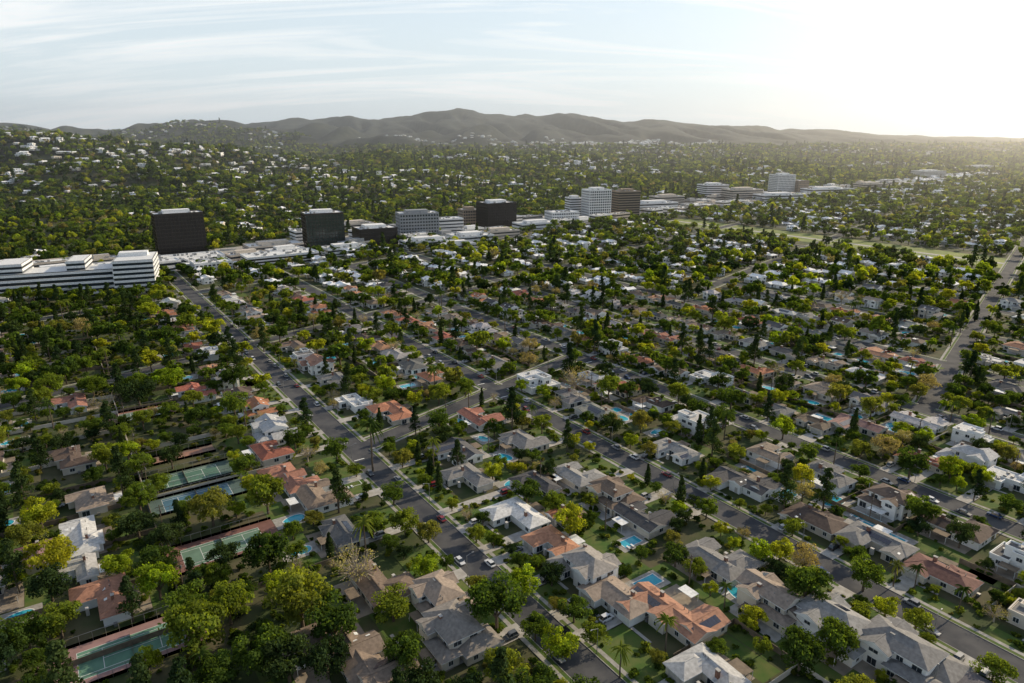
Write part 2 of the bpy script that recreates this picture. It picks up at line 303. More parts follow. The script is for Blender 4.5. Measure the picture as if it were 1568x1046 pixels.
TREE=[(460,925,'oak',17),(510,955,'oak',14),(410,850,'oak',14),(300,970,'oak',15),(350,925,'oak',13),(400,990,'oak',15),(330,1030,'oak',12),(440,1010,'dark',13),(500,1010,'dark',11),(430,900,'yel',10),(760,930,'oak',15),(800,895,'yel',10),(857,985,'yel',10),(1235,905,'oak',13),(1165,845,'yel',8),(1230,750,'pal',9),(602,752,'oak',11),(830,650,'oak',9),(880,580,'bare',16),(850,615,'bare',9),(1420,585,'pal',13),(325,500,'yel',15),(285,495,'oak',14),(370,535,'yel',13),(515,690,'oak',11),(548,870,'bare',15),(620,800,'oak',10),(60,785,'yel',13),(40,820,'oak',10),(212,760,'oak',13),(215,710,'oak',12),(195,690,'yel',10),(650,860,'yel',10),(1325,880,'oak',11),(1035,848,'oak',9),(240,860,'oak',13),(255,820,'dark',11),(160,615,'bare',14),(1355,680,'pal',13),(1410,780,'oak',11),(1215,805,'oak',8),(1200,655,'yel',11),(1490,645,'yel',11),(935,530,'oak',13),(1110,550,'yel',11),(520,540,'oak',17),(905,510,'oak',15),(1020,560,'oak',12),(835,485,'oak',14),(1020,760,'bare',7),(715,785,'bare',7),(130,555,'oak',14),(470,690,'bare',10),(1525,935,'bare',7),(40,970,'oak',12),(90,950,'oak',11),(1395,710,'oak',13),(820,960,'oak',9),(620,1000,'oak',11),(240,740,'oak',10),(1110,495,'oak',16),(1345,500,'oak',17),(1380,480,'dark',16),(1150,445,'oak',16),(730,520,'oak',15),(620,460,'oak',16),(180,505,'oak',16),(75,590,'oak',14),(290,930,'oak',13),(210,800,'dark',12),(160,700,'oak',12),
(570,700,'palm',12),(1020,985,'palm',8),(950,1020,'palm',7),(1402,890,'palm',6),(1370,885,'palm',6),(1110,920,'palm',6),(1470,925,'palm',6),(165,640,'pine',18),(185,735,'pine',17),(20,870,'pine',16),(260,545,'pine',18),(95,520,'pine',17),(890,495,'pine',18),(930,490,'cyp',13),(915,495,'cyp',14),(1480,480,'cyp',14),(1495,478,'cyp',13),(640,690,'cyp',9)]
HP=[]; OCC=[]
drv=MB(); lwn=MB(); pat=MB(); LOT=[0]
NM={'modern':'modern_house','flat':'flat_roofed_house','two':'two_storey_house','L':'ranch_house','ranch':'bungalow','U':'courtyard_house'}
def addlot(x,y,w,d,p,q,sgn,ps,me,col,hero,g):
    yaw=(YAW if sgn>0 else YAW+math.pi); fl=-1 if (not hero and g.random()<.5) else 1; ks=1 if hero else g.uniform(.9,1.1)
    put(me[1],me[0],x,y,0,yaw+(0 if hero else g.uniform(-.06,.06)),(fl*ks,ks,ks*.98),col)
    LOT[0]+=1; j=.004*(LOT[0]%5)
    c,s=math.cos(yaw),math.sin(yaw); T=lambda a,b:(x+fl*a*c-b*s,y+fl*a*s+b*c)
    L=abs(p-ps)-4.6-2.7
    def quad(m,x0,x1,y0,y1,z,k):
        f=[(*T(x0,y0),z),(*T(x1,y0),z),(*T(x1,y1),z),(*T(x0,y1),z)]; m.face(f if fl>0 else f[::-1],k)
    if L<45:
        quad(drv,-w/2+.8,-w/2+5.4,-L-2.4,-d/2+1,.21+j,'conc'); quad(drv,-w/2+5.4,w*.1+1,-d/2-1.6,-d/2-.6,.13+j,'conc')
        quad(lwn,-w/2+5.8,w/2+2,-L+.1,-d/2-1.8,.1+j,'lawn')
    quad(pat,-w*.42,w*.42,d/2-3,d/2+4,.032+j,g.choice(['patio','conc'])); quad(lwn,-w*.5-1,w*.5+1,d/2+4.1,d/2+11,.008+j,'lawn')
    OCC.append((x,y,w/2+.6,d/2+.6,yaw)); HP.append((x,y,fl))
    return T
heroxy=[S(h[0],h[1]) for h in HERO]
poolxy=[S(u,v) for u,v,_,_ in POOL]; crtxy=[S(u,v) for u,v,*_ in CRT]
for i,(u,v,st,w,d,c,wh) in enumerate(HERO):
    x,y=heroxy[i]; p,q=PQ(x,y); ps=min(PS,key=lambda a:abs(a-p)); sg=1 if p>ps else -1
    if abs(p-ps)<12+d/2: p=ps+sg*(11+d/2); x,y=W(p,q); heroxy[i]=(x,y)
    addlot(x,y,w,d,p,q,sg,ps,(house('house',i,w,d,st,bool(wh)),NM[st] if c not in TILE else 'tiled_house'),c,True,R)
NP_=[0]
def pool(x,y,kind,L,yaw):
    b=MB(); n=28; pts=[]; NP_[0]+=1
    for j in range(n):
        t=2*math.pi*j/n
        if kind=='k': r=1-.11*math.cos(2*t+.6)-.16*math.sin(t+.4)*math.sin(t); px,py=L/2*math.cos(t)*r,L*.28*math.sin(t)*(1+.3*math.cos(t))
        else: px=L/2*max(-1,min(1,1.6*math.cos(t))); py=L*.26*max(-1,min(1,1.6*math.sin(t)))
        pts.append((px,py))
    b.face([(a,c,.09) for a,c in pts],'water')
    for j in range(n):
        a,c=pts[j]; a2,c2=pts[(j+1)%n]; b.face([(a,c,.14),(a*1.09,c*1.12,.14),(a2*1.09,c2*1.12,.14),(a2,c2,.14)][::-1],'trim')
        b.face([(a,c,.07),(a2,c2,.07),(a2,c2,.14),(a,c,.14)],'trim')
    b.face([(-L*.8,-L*.5,.058),(L*.7,-L*.5,.058),(L*.7,L*.45,.058),(-L*.8,L*.45,.058)],'side')
    for a in(-.45,-.2): b.box(L*a,L*a+.6,-L*.44,-L*.44+1.8,.3,.42,'trim',bottom=True); b.box(L*a+.1,L*a+.5,-L*.43,-L*.43+.1,.06,.8,'trim')
    put('swimming_pool',b.mesh('swimming_pool'),x,y,.005*(NP_[0]%5),yaw); OCC.append((x,y,L*.75,L*.5,yaw))
for (u,v,k,L),(x,y) in zip(POOL,poolxy): pool(x,y,k,L,YAW+R.choice([0,math.pi/2]))
GA=math.atan2(N[1],N[0])
for ci_,((u,v,L,wd,cc,sc),(x,y)) in enumerate(zip(CRT,crtxy)):
    k1='court%d'%u; M[k1]=mat('court_surface',cc,.8,tuple(a*1.25 for a in cc),.3); k2=k1+'s'; M[k2]=mat('court_surround',sc,.8,tuple(a*1.25 for a in sc),.3)
    b=MB(); l,h=L/2,wd/2; b.box(-l,l,-h,h,0,.06,k2); cl,cw=11.9*min(1,L/34),min(5.5,h-1.2); b.box(-cl,cl,-cw,cw,.06,.075,k1)
    if wd>10:
        lw=.07
        for yy in (-cw,cw,-cw*.75,cw*.75): b.box(-cl,cl,yy-lw,yy+lw,.075,.085,'line')
        for xx in (-cl,cl): b.box(xx-lw,xx+lw,-cw,cw,.085,.09,'line')
        for xx in (-cl*.54,cl*.54): b.box(xx-lw,xx+lw,-cw*.75,cw*.75,.085,.09,'line')
        b.box(-cl*.54,cl*.54,-lw,lw,.085,.094,'line'); b.box(-.03,.03,-cw-.5,cw+.5,.1,1.0,'fence')
    for a in np.arange(-l,l+.1,3):
        for yy in (-h,h): b.cyl((a,yy,0),(a,yy,3),.05,.05,'metal',4)
    for yy in (-h,h): b.box(-l,l,yy-.03,yy+.03,2.9,3,'metal'); b.box(-l,l,yy-.02,yy+.02,0,1.0,'leafd')
    put('tennis_court',b.mesh('tennis_court'),x,y,.03+.005*ci_,GA); OCC.append((x,y,l+1,h+1.5,GA)); OCC.append((x,y-8,l*.8,3,GA))
far_h=[]; shr=[]; stt=[]
HA=np.array(heroxy); PA=np.array(poolxy); CA=np.array(crtxy)
for pa,pb in zip(PS[:-1],PS[1:]):
    deep=pb-pa>120
    for sg,ps in ((1,pa),(-1,pb)):
        q=qmin(pa)
        while q<qmax(pa)-10:
            lw=R.uniform(19,25)*(1.15 if deep else 1); q+=lw/2; st,w,d,me_=R.choice(TEMPL)
            if R.random()<.5 and st in('flat','modern'): st,w,d,me_=R.choice(TEMPL)
            p=ps+sg*(4.6+2.7+5.5+d/2+R.uniform(0,3)*(4 if deep else 1))
            x,y=W(p,q); q+=lw/2
            if 672<p<768: continue
            if y<60 or abs(x)>.86*y+70: continue
            if roaddist(x,y)[0]<10.5: continue
            if y<560 and R.random()<.7: stt.append(W(ps+sg*(5.8+R.uniform(0,3)),q+R.uniform(-4,4)))
            if np.min(np.hypot(HA[:,0]-x,HA[:,1]-y))<17: continue
            if np.min(np.hypot(PA[:,0]-x,PA[:,1]-y))<10: continue
            if np.min(np.hypot(CA[:,0]-x,CA[:,1]-y))<20: continue
            g=R; col=rcol(g,st)
            if y<560:
                T=addlot(x,y,w,d,p,q,sg,ps,(me_,NM[st]),col,False,g)
                rear=(pb-pa)/2-d-14
                if g.random()<.5 and y<480:
                    px,py=T(g.uniform(-4,4),d/2+min(8,max(6,rear*.5)))
                    if min(np.hypot(HA[:,0]-px,HA[:,1]-py))>14 and min(math.hypot(a-px,b-py) for a,b,_ in HP)>11 and np.min(np.hypot(CA[:,0]-px,CA[:,1]-py))>20: pool(px,py,g.choice('kkr'),g.uniform(7,9.5),YAW+g.choice([0,math.pi/2]))
                if y<420:
                    fb=MB(); LL=lw/2; dd=(pb-pa)/2-(abs(p-ps))
                    k=g.choice(['fence','wall','fence']); fb.box(-LL,LL,dd-.2,dd-.05,0,1.8,k); fb.box(-LL+.01,-LL+.14,-d*.1,dd-.21,0,1.75,k)
                    yw=YAW if sg>0 else YAW+math.pi
                    put('garden_wall' if k=='wall' else 'garden_fence',fb.mesh('garden_fence'),x,y,0,yw)
                    c,s=math.cos(yw),math.sin(yw)
                    for j in range(16):
                        a,bb=g.choice([(-LL,g.uniform(-d*.5,dd)),(g.uniform(-LL,LL),dd-.8),(g.uniform(-w/2,w/2),-d/2-1)]); shr.append((x+a*c-bb*s,y+a*s+bb*c))
            else: far_h.append((x,y,(YAW if sg>0 else YAW+math.pi)+R.uniform(-.08,.08)))
put('driveway_paving',drv.mesh('driveway')); put('lawn',lwn.mesh('lawn')); put('patio_paving',pat.mesh('patio'))
# ---------- foliage
def quads(P,Nn,sz,rng):
    Nn=Nn/np.linalg.norm(Nn,axis=1,keepdims=True); r=rng.normal(size=P.shape); t=np.cross(Nn,r); t/=np.linalg.norm(t,axis=1,keepdims=True)+1e-9; b=np.cross(Nn,t)
    s=sz*(.6+.8*rng.random((len(P),1))); return np.stack([P-t*s-b*s*.6,P+t*s-b*s*.6,P+t*s*.8+b*s*.7,P-t*s*.7+b*s*.8],1)
def plant(name,kind,n,size,seed,lod=0):
    rng=np.random.default_rng(seed); b=MB(); C=[];Rr=[]
    bk='barkp' if kind=='bare' else 'bark'; lf={'oak':'leaf','yel':'leafy','pal':'leafp','bare':'leafp','cyp':'leafd','shrub':'leaf','dark':'leafd','pine':'leafd'}[kind]
    if kind in('oak','yel','pal','bare','dark'):
        nc={0:30,1:20,2:10}[lod]
        for i in range(nc):
            a=rng.uniform(0,2*math.pi); rr=math.sqrt(rng.random())*.38; z=.52+rng.uniform(-.24,.32)*(1-rr*1.3)
            C.append((rr*math.cos(a)*rng.uniform(.8,1.2),rr*math.sin(a),z)); Rr.append(rng.uniform(.1,.19)*(1.25 if lod==2 else 1))
        b.cyl((0,0,0),(.01,.0,.36),.035,.022,bk,7 if lod==0 else 4,False)
        if lod<2:
            for i in range(7 if kind!='bare' else 26):
                j=rng.integers(nc); c=C[j]; m=(c[0]*.45,c[1]*.45,.38+.3*(c[2]-.38)); b.cyl((0,0,.22+.1*rng.random()),m,.018,.011,bk,4,False); b.cyl(m,c,.011,.004,bk,4,False)
                if kind=='bare':
                    for kx in range(5): e=np.array(c)+rng.normal(size=3)*.09; b.cyl(m,e,.006,.002,bk,3,False)
    elif kind=='cyp':
        for i in range(14): z=.08+.9*i/13; r=.13*math.sin(math.pi*min(1,.25+.75*z))*1.1; C.append((rng.normal()*.015,rng.normal()*.015,z)); Rr.append(max(.04,r))
        b.cyl((0,0,0),(0,0,.2),.03,.02,bk,5,False)
    elif kind=='pine':
        for i in range(16):
            z=.25+.75*i/15; a=rng.uniform(0,6.28); r=.2*(1.15-z)*rng.uniform(.3,1.1); C.append((r*math.cos(a),r*math.sin(a),z)); Rr.append(.05+.11*(1.1-z))
        b.cyl((0,0,0),(0,0,.95),.022,.006,bk,5,False)
    else:
        for i in range(7): C.append((rng.uniform(-.3,.3),rng.uniform(-.3,.3),rng.uniform(.2,.5))); Rr.append(rng.uniform(.15,.28))
    Q=[];Tn=[]; per=n//len(C)
    for c,r in zip(C,Rr):
        d=rng.normal(size=(per,3)); d/=np.linalg.norm(d,axis=1,keepdims=True); d[:,2]=np.where(d[:,2]<-.4,-d[:,2],d[:,2])
        P=np.array(c)+d*r*(.55+.55*rng.random((per,1)))*np.array([1,1,.85]); Q.append(quads(P,d+.6*rng.normal(size=d.shape),size,rng)); Tn.append(np.repeat(rng.uniform(.6,1.35)*(.8+.4*rng.random(per)),4))
    Q=np.concatenate(Q).reshape(-1,3); Tn=np.concatenate(Tn); v0=len(b.v); b.v+=[tuple(a) for a in Q]; mi=b.mi(lf)
    for i in range(len(Q)//4): b.f.append((v0+4*i,v0+4*i+1,v0+4*i+2,v0+4*i+3)); b.m.append(mi)
    me=b.mesh(name); at=me.attributes.new('tint','FLOAT','POINT'); at.data.foreach_set('value',np.concatenate([np.ones(v0),Tn]).astype(np.float32)); return me
def palm(seed):
    g=random.Random(seed); b=MB(); px,py=0,0
    for i in range(5): nx_,ny_=px+g.uniform(-.012,.012),py+g.uniform(-.012,.012); b.cyl((px,py,i*.18),(nx_,ny_,i*.18+.18),.022-.002*i,.02-.002*i,'bark',6,False); px,py=nx_,ny_
    for i in range(30):
        a=g.uniform(0,6.28); el=g.uniform(-.5,1.1); L=.27; pts=[]
        for j in range(5): t=j/4; pts.append((px+math.cos(a)*L*t*math.cos(el*.6),py+math.sin(a)*L*t*math.cos(el*.6),.9+L*(math.sin(el)*t-.75*t*t)))
        for j in range(4):
            w=.035*(1-.2*j); w2=.035*(1-.2*(j+1)); sx,sy=-math.sin(a),math.cos(a); A,B=pts[j],pts[j+1]
            b.face([A,(A[0]+sx*w,A[1]+sy*w,A[2]-w*.6),(B[0]+sx*w2,B[1]+sy*w2,B[2]-w2*.6),B],'leaf'); b.face([A,B,(B[0]-sx*w2,B[1]-sy*w2,B[2]-w2*.6),(A[0]-sx*w,A[1]-sy*w,A[2]-w*.6)],'leaf')
    me=b.mesh('palm_tree'); at=me.attributes.new('tint','FLOAT','POINT'); at.data.foreach_set('value',[1.]*len(b.v)); return me
TN={'oak':[plant('oak','oak',4200,.02,i) for i in range(6)],'yel':[plant('yel','yel',3600,.02,10+i) for i in range(3)],'dark':[plant('dk','dark',3600,.02,15+i) for i in range(3)],'pal':[plant('pal','pal',2000,.018,20+i) for i in range(2)],'bare':[plant('bare','bare',600,.012,30+i) for i in range(3)],'cyp':[plant('cyp','cyp',1400,.022,40+i) for i in range(2)],'pine':[plant('pine','pine',1700,.017,44+i) for i in range(3)],'palm':[palm(i) for i in range(4)]}
TM={'oak':[plant('oak','oak',1200,.035,50+i,1) for i in range(6)],'yel':[plant('yel','yel',1000,.036,60+i,1) for i in range(3)],'dark':[plant('dk','dark',1000,.036,65+i,1) for i in range(3)],'pal':TN['pal'],'bare':TN['bare'],'cyp':TN['cyp'],'palm':TN['palm'],'pine':TN['pine']}
TNAME={'oak':'oak_tree','yel':'camphor_tree','dark':'ficus_tree','pal':'sycamore_tree','bare':'leafless_tree','cyp':'cypress_tree','palm':'palm_tree','pine':'pine_tree'}
def addtree(k,x,y,dia):
    me=R.choice((TN if y<330 else TM)[k]); s=dia*R.uniform(.92,1.08)
    put(TNAME[k],me,x,y,0,R.uniform(0,6.28),(s,s,s*R.uniform(.85,1.15)))
cell={}
for (u,v,k,D) in TREE:
    x,y=S(u,v,D*.5); addtree(k,x,y,D*(1.6 if k=='palm' else 1)); cell.setdefault((int(x//16),int(y//16)),[]).append((x,y,D if k not in('palm','pine','cyp') else 4))
def blocked(x,y,pad):
    bad=np.zeros(x.shape,bool)
    for (ox,oy,a,b_,yw) in OCC:
        c,s=math.cos(yw),math.sin(yw); dx=x-ox; dy=y-oy; bad|=(np.abs(dx*c+dy*s)<a+pad)&(np.abs(-dx*s+dy*c)<b_+pad)
    return bad
n=30000; y=NR.uniform(70,560,n); x=NR.uniform(-1,1,n)*(.82*560+50); k=np.abs(x)<.84*y+45; x,y=x[k],y[k]
x=np.concatenate([[a for a,_ in stt],x]); y=np.concatenate([[b_ for _,b_ in stt],y])
bad=blocked(x,y,.9)|(roaddist(x,y)<.7)|((roaddist(x,y,only=MAIN)<3.2)&(NR.random(len(x))<.85)); x,y=x[~bad],y[~bad]
acc=[]
for a,b_ in zip(x,y):
    p_,q_=PQ(a,b_); left=p_<-15
    dia=R.choice([5,6,7,8,9,10,11,12,14] if b_>300 else [4,5,6,6,7,8,9,10,12])*(1.15 if left else .93)
    ci,cj=int(a//16),int(b_//16); ok=True
    for ii in(-1,0,1):
        for jj in(-1,0,1):
            for (cx,cy,cd) in cell.get((ci+ii,cj+jj),()):
                if math.hypot(a-cx,b_-cy)<(dia+cd)*.37: ok=False;break
    if not ok: continue
    cell.setdefault((ci,cj),[]).append((a,b_,dia)); acc.append((a,b_,dia,left))
acc=[t for t in acc if R.random()<(.86 if t[3] else .73)]
for a,b_,dia,lf_ in acc:
    r=R.random(); kd='oak' if r<.57 else 'dark' if r<.68 else 'yel' if r<.82 else 'pal' if r<.84 else 'bare' if r<.865 else 'cyp' if r<.91 else 'pine' if r<.96 else 'palm'
    if lf_ and R.random()<.05: kd='pine'
    if kd=='cyp': dia=R.uniform(8,13)
    if kd=='pine': dia=R.uniform(12,19)
    if kd=='palm': dia=R.uniform(8,15)
    addtree(kd,a,b_,dia)
def scatter(name,pts,rot,scl,idx,protos):
    cl=bpy.data.collections.new(name+'_kinds')
    for i,(me_,c) in enumerate(protos):
        o=bpy.data.objects.new('%s_kind_%02d'%(name,i),me_); o.color=(*c,1); cl.objects.link(o)
    me=bpy.data.meshes.new(name); me.from_pydata([tuple(p) for p in pts],[],[])
    for nm,ty,da,at in (('rot','FLOAT_VECTOR',rot,'vector'),('scl','FLOAT_VECTOR',scl,'vector'),('idx','INT',idx,'value')):
        a=me.attributes.new(nm,ty,'POINT'); a.data.foreach_set(at,np.asarray(da).ravel())
    ng=bpy.data.node_groups.new(name,'GeometryNodeTree'); ng.interface.new_socket(name='Geometry',in_out='INPUT',socket_type='NodeSocketGeometry'); ng.interface.new_socket(name='Geometry',in_out='OUTPUT',socket_type='NodeSocketGeometry')
    gi=ng.nodes.new('NodeGroupInput'); go=ng.nodes.new('NodeGroupOutput'); ip=ng.nodes.new('GeometryNodeInstanceOnPoints'); ci=ng.nodes.new('GeometryNodeCollectionInfo')
    ci.inputs['Collection'].default_value=cl; ci.inputs['Separate Children'].default_value=True; ci.inputs['Reset Children'].default_value=True; ip.inputs['Pick Instance'].default_value=True
    ng.links.new(gi.outputs[0],ip.inputs['Points']); ng.links.new(ci.outputs[0],ip.inputs['Instance'])
    for nm,ty,so in (('rot','FLOAT_VECTOR','Rotation'),('scl','FLOAT_VECTOR','Scale'),('idx','INT','Instance Index')):
        na=ng.nodes.new('GeometryNodeInputNamedAttribute'); na.data_type=ty; na.inputs[0].default_value=nm; o=[s for s in na.outputs if s.enabled][0]; ng.links.new(o,ip.inputs[so])
    ng.links.new(ip.outputs[0],go.inputs[0]); ob=put(name,me); md=ob.modifiers.new('scatter','NODES'); md.node_group=ng; return ob
x=np.array([s[0] for s in shr]); y=np.array([s[1] for s in shr])
ex=NR.uniform(-460,460,19000); ey=NR.uniform(80,520,19000); k=np.abs(ex)<.84*ey+30; x=np.concatenate([x,ex[k]]); y=np.concatenate([y,ey[k]])
bad=blocked(x,y,.3)|(roaddist(x,y)<3.2); x,y=x[~bad],y[~bad]; m=len(x)
SH=[(plant('shrub','shrub',420,.07,80+i),(1,1,1)) for i in range(4)]
sc=NR.uniform(1.2,3.6,m); scatter('garden_shrubs',np.stack([x,y,x*0-.1],1),np.stack([x*0,x*0,NR.uniform(0,6.28,m)],1),np.stack([sc,sc,sc*.85],1),NR.integers(0,4,m),SH)
# far houses
FH=[]
for i,(st,w,d,me_) in enumerate(TEMPL):
    for j in range(3): FH.append((me_,rcol(R,'L')))
rx=NR.uniform(-4000,3500,26000); ry=NR.uniform(500,4300,26000); s=(rx+352)*-.655+(ry-710)*.755
k=(np.abs(rx)<.86*ry+80)&(s>110)&(NR.random(26000)<np.where(s<2300,.8,.35))&(fbm(rx,ry,350,61,2)>.44)
hill=np.stack([rx[k],ry[k],NR.uniform(0,6.28,k.sum())],1)
lx=NR.uniform(500,5500,17000); ly=NR.uniform(1000,5200,17000); s=(lx+352)*-.655+(ly-710)*.755; P_=(lx-O[0])*N[0]+(ly-O[1])*N[1]; Q_=(lx-O[0])*U[0]+(ly-O[1])*U[1]
k=(lx<.86*ly+80)&(s<60)&((P_>1850)|(Q_>600+.116*P_)); flat=np.stack([lx[k],ly[k],NR.integers(0,4,k.sum())*1.5708+YAW],1)
A=np.concatenate([np.array(far_h),hill,flat]); m=len(A); zz=terr(A[:,0],A[:,1])
sc=np.where(A[:,1]>1500,1.35,1.)*NR.uniform(.88,1.12,m)
scatter('distant_houses',np.stack([A[:,0],A[:,1],zz+np.where(zz>2,.8,0)],1),np.stack([A[:,0]*0,A[:,0]*0,A[:,2]],1),np.stack([sc,sc,sc],1),NR.integers(0,len(FH),m),FH)
hs=set((int(a//9),int(b//9)) for a,b,_ in A.tolist())
FT=[(plant('ft','oak',230,.07,90+i,2),(1,1,1)) for i in range(6)]+[(plant('ft','dark',230,.07,96+i,2),(1,1,1)) for i in range(2)]+[(plant('ft','yel',200,.07,99,2),(1,1,1)),(plant('ft','pal',160,.06,98,2),(1,1,1)),(plant('ft','pine',230,.045,97,2),(1,1,1))]
LX=[]
for y0,y1,ar,dm in ((560,1200,86,9.8),(1200,2400,122,11.5),(2400,4200,280,15.5),(4200,5400,700,16)):
    wmax=.86*y1+80; n=int(2*wmax*(y1-y0)/ar); x=NR.uniform(-wmax,wmax,n); y=NR.uniform(y0,y1,n); k=np.abs(x)<.84*y+60; x,y=x[k],y[k]
    if y0<2400:
        k=roaddist(x,y)>1; x,y=x[k],y[k]; p=(x-O[0])*N[0]+(y-O[1])*N[1]; q=(x-O[0])*U[0]+(y-O[1])*U[1]
        com=(q>466+.116*p)&(q<590+.116*p)&(NR.random(len(x))<.94); k=~com&~((p>672)&(p<757)&(q<500)); x,y=x[k],y[k]
    s=(x+352)*-.655+(y-710)*.755; k=(s>60)|(NR.random(len(x))<.76); x,y,s=x[k],y[k],s[k]
    k=(y<3700)|(terr(x,y)<75)|((x<-1200)&(y<4300)); x,y=x[k],y[k]
    LX.append(np.stack([x,y,dm*NR.choice([.5,.7,.85,1,1.2,1.4],len(x))],1))
A=np.concatenate(LX)
k=np.array([not((int(a//9),int(b//9)) in hs) for a,b,_ in A]); A=A[k]; m=len(A)
zz=terr(A[:,0],A[:,1]); d=A[:,2]; ix=NR.choice(11,m,p=[.12,.12,.12,.11,.1,.09,.09,.08,.1,.02,.05]); d=np.where(ix==10,d*1.5,d)
scatter('distant_trees',np.stack([A[:,0],A[:,1],zz-.3],1),np.stack([d*0,d*0,NR.uniform(0,6.28,m)],1),np.stack([d,d,d*NR.uniform(.8,1.2,m)],1),ix,FT)
# ---------- commercial buildings
def bmat(k,c,r=.7,**kw): M[k]=mat(k,c,r,**kw)
bmat('o_white',(.84,.83,.81)); bmat('o_dark',(.03,.026,.024),.35); bmat('o_brown',(.05,.04,.032),.3); bmat('o_grey',(.3,.31,.32)); bmat('o_beige',(.62,.54,.45)); bmat('o_roof',(.75,.75,.74)); bmat('o_tan',(.34,.27,.2))
M['o_glass']=mat('office_glass',(.03,.04,.05),.12,spec=.9); M['o_green']=mat('green_glass',(.05,.07,.06),.12,spec=.9)
def office(name,x,y,yaw,w,d,h,fl,wk='o_white',gk='o_glass',style='band',pen=True,fr=.5,bay=3.5,z=0):
    b=MB(); e=.35
    b.box(-w/2+e,w/2-e,-d/2+e,d/2-e,0,h,gk); fh=h/fl
    for i in range(fl+1):
        zz=i*fh; t=fh*fr if i<fl else 1.2
        b.box(-w/2,w/2,-d/2,d/2,zz if i==0 else zz-t*.5,zz+t*.5 if i<fl else zz+.6,wk,bottom=True)
    if style in('grid','fin'):
        ex=.08 if style=='fin' else -.05
        for L,f in ((w,lambda s,o,q:(-w/2+s,-d/2-o,q)),(w,lambda s,o,q:(w/2-s,d/2+o,q)),(d,lambda s,o,q:(-w/2-o,d/2-s,q)),(d,lambda s,o,q:(w/2+o,-d/2+s,q))):
            nb=max(1,int(L/bay)); pw=.25 if style=='fin' else .55
            for j in range(nb+1): c=min(max(j*L/nb,pw+.01),L-pw-.01); b.box(c-pw,c+pw,-.6,ex,0,h-.3,wk,f)
    b.box(-w/2+.5,w/2-.5,-d/2+.5,d/2-.5,h+.6,h+.62,'o_roof')
    for q in ((-w/2,w/2,-d/2,-d/2+.3),(-w/2,w/2,d/2-.3,d/2),(-w/2,-w/2+.3,-d/2+.301,d/2-.301),(w/2-.3,w/2,-d/2+.301,d/2-.301)): b.box(*q,h+.62,h+1.5,wk)
    if pen: b.box(-w*.3,w*.25,-d*.25,d*.2,h+.6,h+4.5,wk if wk!='o_dark' and wk!='o_brown' else 'o_white')
    g=random.Random(int(x))
    for j in range(int(w*d/110)+2):
        cx=g.uniform(-w*.42,w*.42); cy=g.uniform(-d*.42,d*.42); b.box(cx-g.uniform(.6,2),cx+1,cy-.8,cy+g.uniform(.5,1.6),h+.63,h+g.uniform(1.6,2.8),'metal')
    put(name,b.mesh(name),x,y,z,yaw)
OFF=[('office_tower',280,392,GA,48,24,46,12,'o_brown','o_dark','fin',True,.25),('office_podium',290,402,GA,66,34,6,2,'o_white','o_glass','band',False,.4),
('glass_office_tower',497,377,GA-.15,44,30,39,10,'o_brown','o_green','fin',True,.15),('dark_office_block',575,376,GA-.1,46,34,21,5,'o_dark','o_dark','band',True,.4),
('gridded_office_block',640,365,GA-.25,50,28,32,8,'o_grey','o_glass','grid',True,.5),('black_office_tower',760,347,GA-.1,46,38,34,9,'o_dark','o_dark','fin',True,.3),
('white_office_tower',912,334,.35,38,30,44,11,'o_white','o_glass','grid',True,.35),('striped_office_tower',957,330,.35,40,26,39,10,'o_tan','o_dark','band',True,.35),('white_office_block',878,332,.35,22,22,30,8,'o_white','o_glass','band',True,.5),
('terraced_white_building',860,341,.35,44,30,16,4,'o_white','o_glass','grid',False,.6),('office_block',1000,322,.35,80,34,13,3,'o_white','o_glass','band',True,.6),('office_block',1020,314,.35,60,30,16,4,'o_beige','o_glass','band',True,.5),
('white_office_block',1090,304,.3,52,40,28,7,'o_white','o_glass','band',True,.5),('beige_office_block',1135,307,.3,72,40,22,5,'o_beige','o_glass','band',True,.5),('white_office_tower',1195,297,.3,46,34,42,11,'o_white','o_glass','grid',True,.4),('tan_office_tower',1222,297,.3,28,30,29,8,'o_tan','o_glass','grid',False,.5),
('office_block',1190,309,.3,90,40,14,3,'o_white','o_glass','band',True,.6),('office_block',1265,299,.3,110,40,14,3,'o_white','o_glass','band',True,.6),
('brick_office_block',718,343,GA-.2,26,26,21,5,'o_tan','o_glass','grid',True,.5),('white_office_block',688,354,GA-.2,34,24,17,4,'o_white','o_glass','band',False,.6),('retail_building',545,356,GA,44,26,12,3,'o_beige','o_glass','band',True,.6),
('retail_building',325,415,GA,34,26,9,3,'o_white','o_glass','grid',False,.6),('parking_structure',430,402,GA,72,30,9,3,'o_white','o_dark','band',False,.45),('retail_building',420,385,GA,60,30,8,2,'o_beige','o_glass','band',True,.6),('retail_building',530,388,GA,50,26,7,2,'o_white','o_glass','band',True,.7),
('retail_building',655,378,GA-.1,60,30,8,2,'o_white','o_glass','band',True,.7),('retail_building',720,370,GA-.1,50,34,8,2,'o_white','o_glass','band',True,.7),('retail_building',700,382,GA-.1,40,20,6,2,'o_white','o_glass','band',True,.7),('retail_building',820,350,GA-.1,60,30,8,2,'o_white','o_glass','band',True,.7),('retail_building',465,368,GA,26,26,12,3,'o_white','o_glass','band',False,.6),
('retail_building',765,362,GA-.1,50,20,7,2,'o_beige','o_glass','band',True,.7),('medical_office_block',1330,292,.3,70,40,16,4,'o_beige','o_glass','band',True,.5),('office_block',1420,272,.3,90,50,20,5,'o_white','o_glass','band',True,.5),('office_block',1500,262,.3,110,60,18,4,'o_white','o_glass','band',True,.5)]
for (nm,u,v,yw,w,d,h,fl,wk,gk,st,pn,fr) in OFF:
    x,y=S(u,v); office(nm,x,y,yw,w,d,h,fl,wk,gk,st,pn,fr)
x,y=S(110,448)
b=MB()
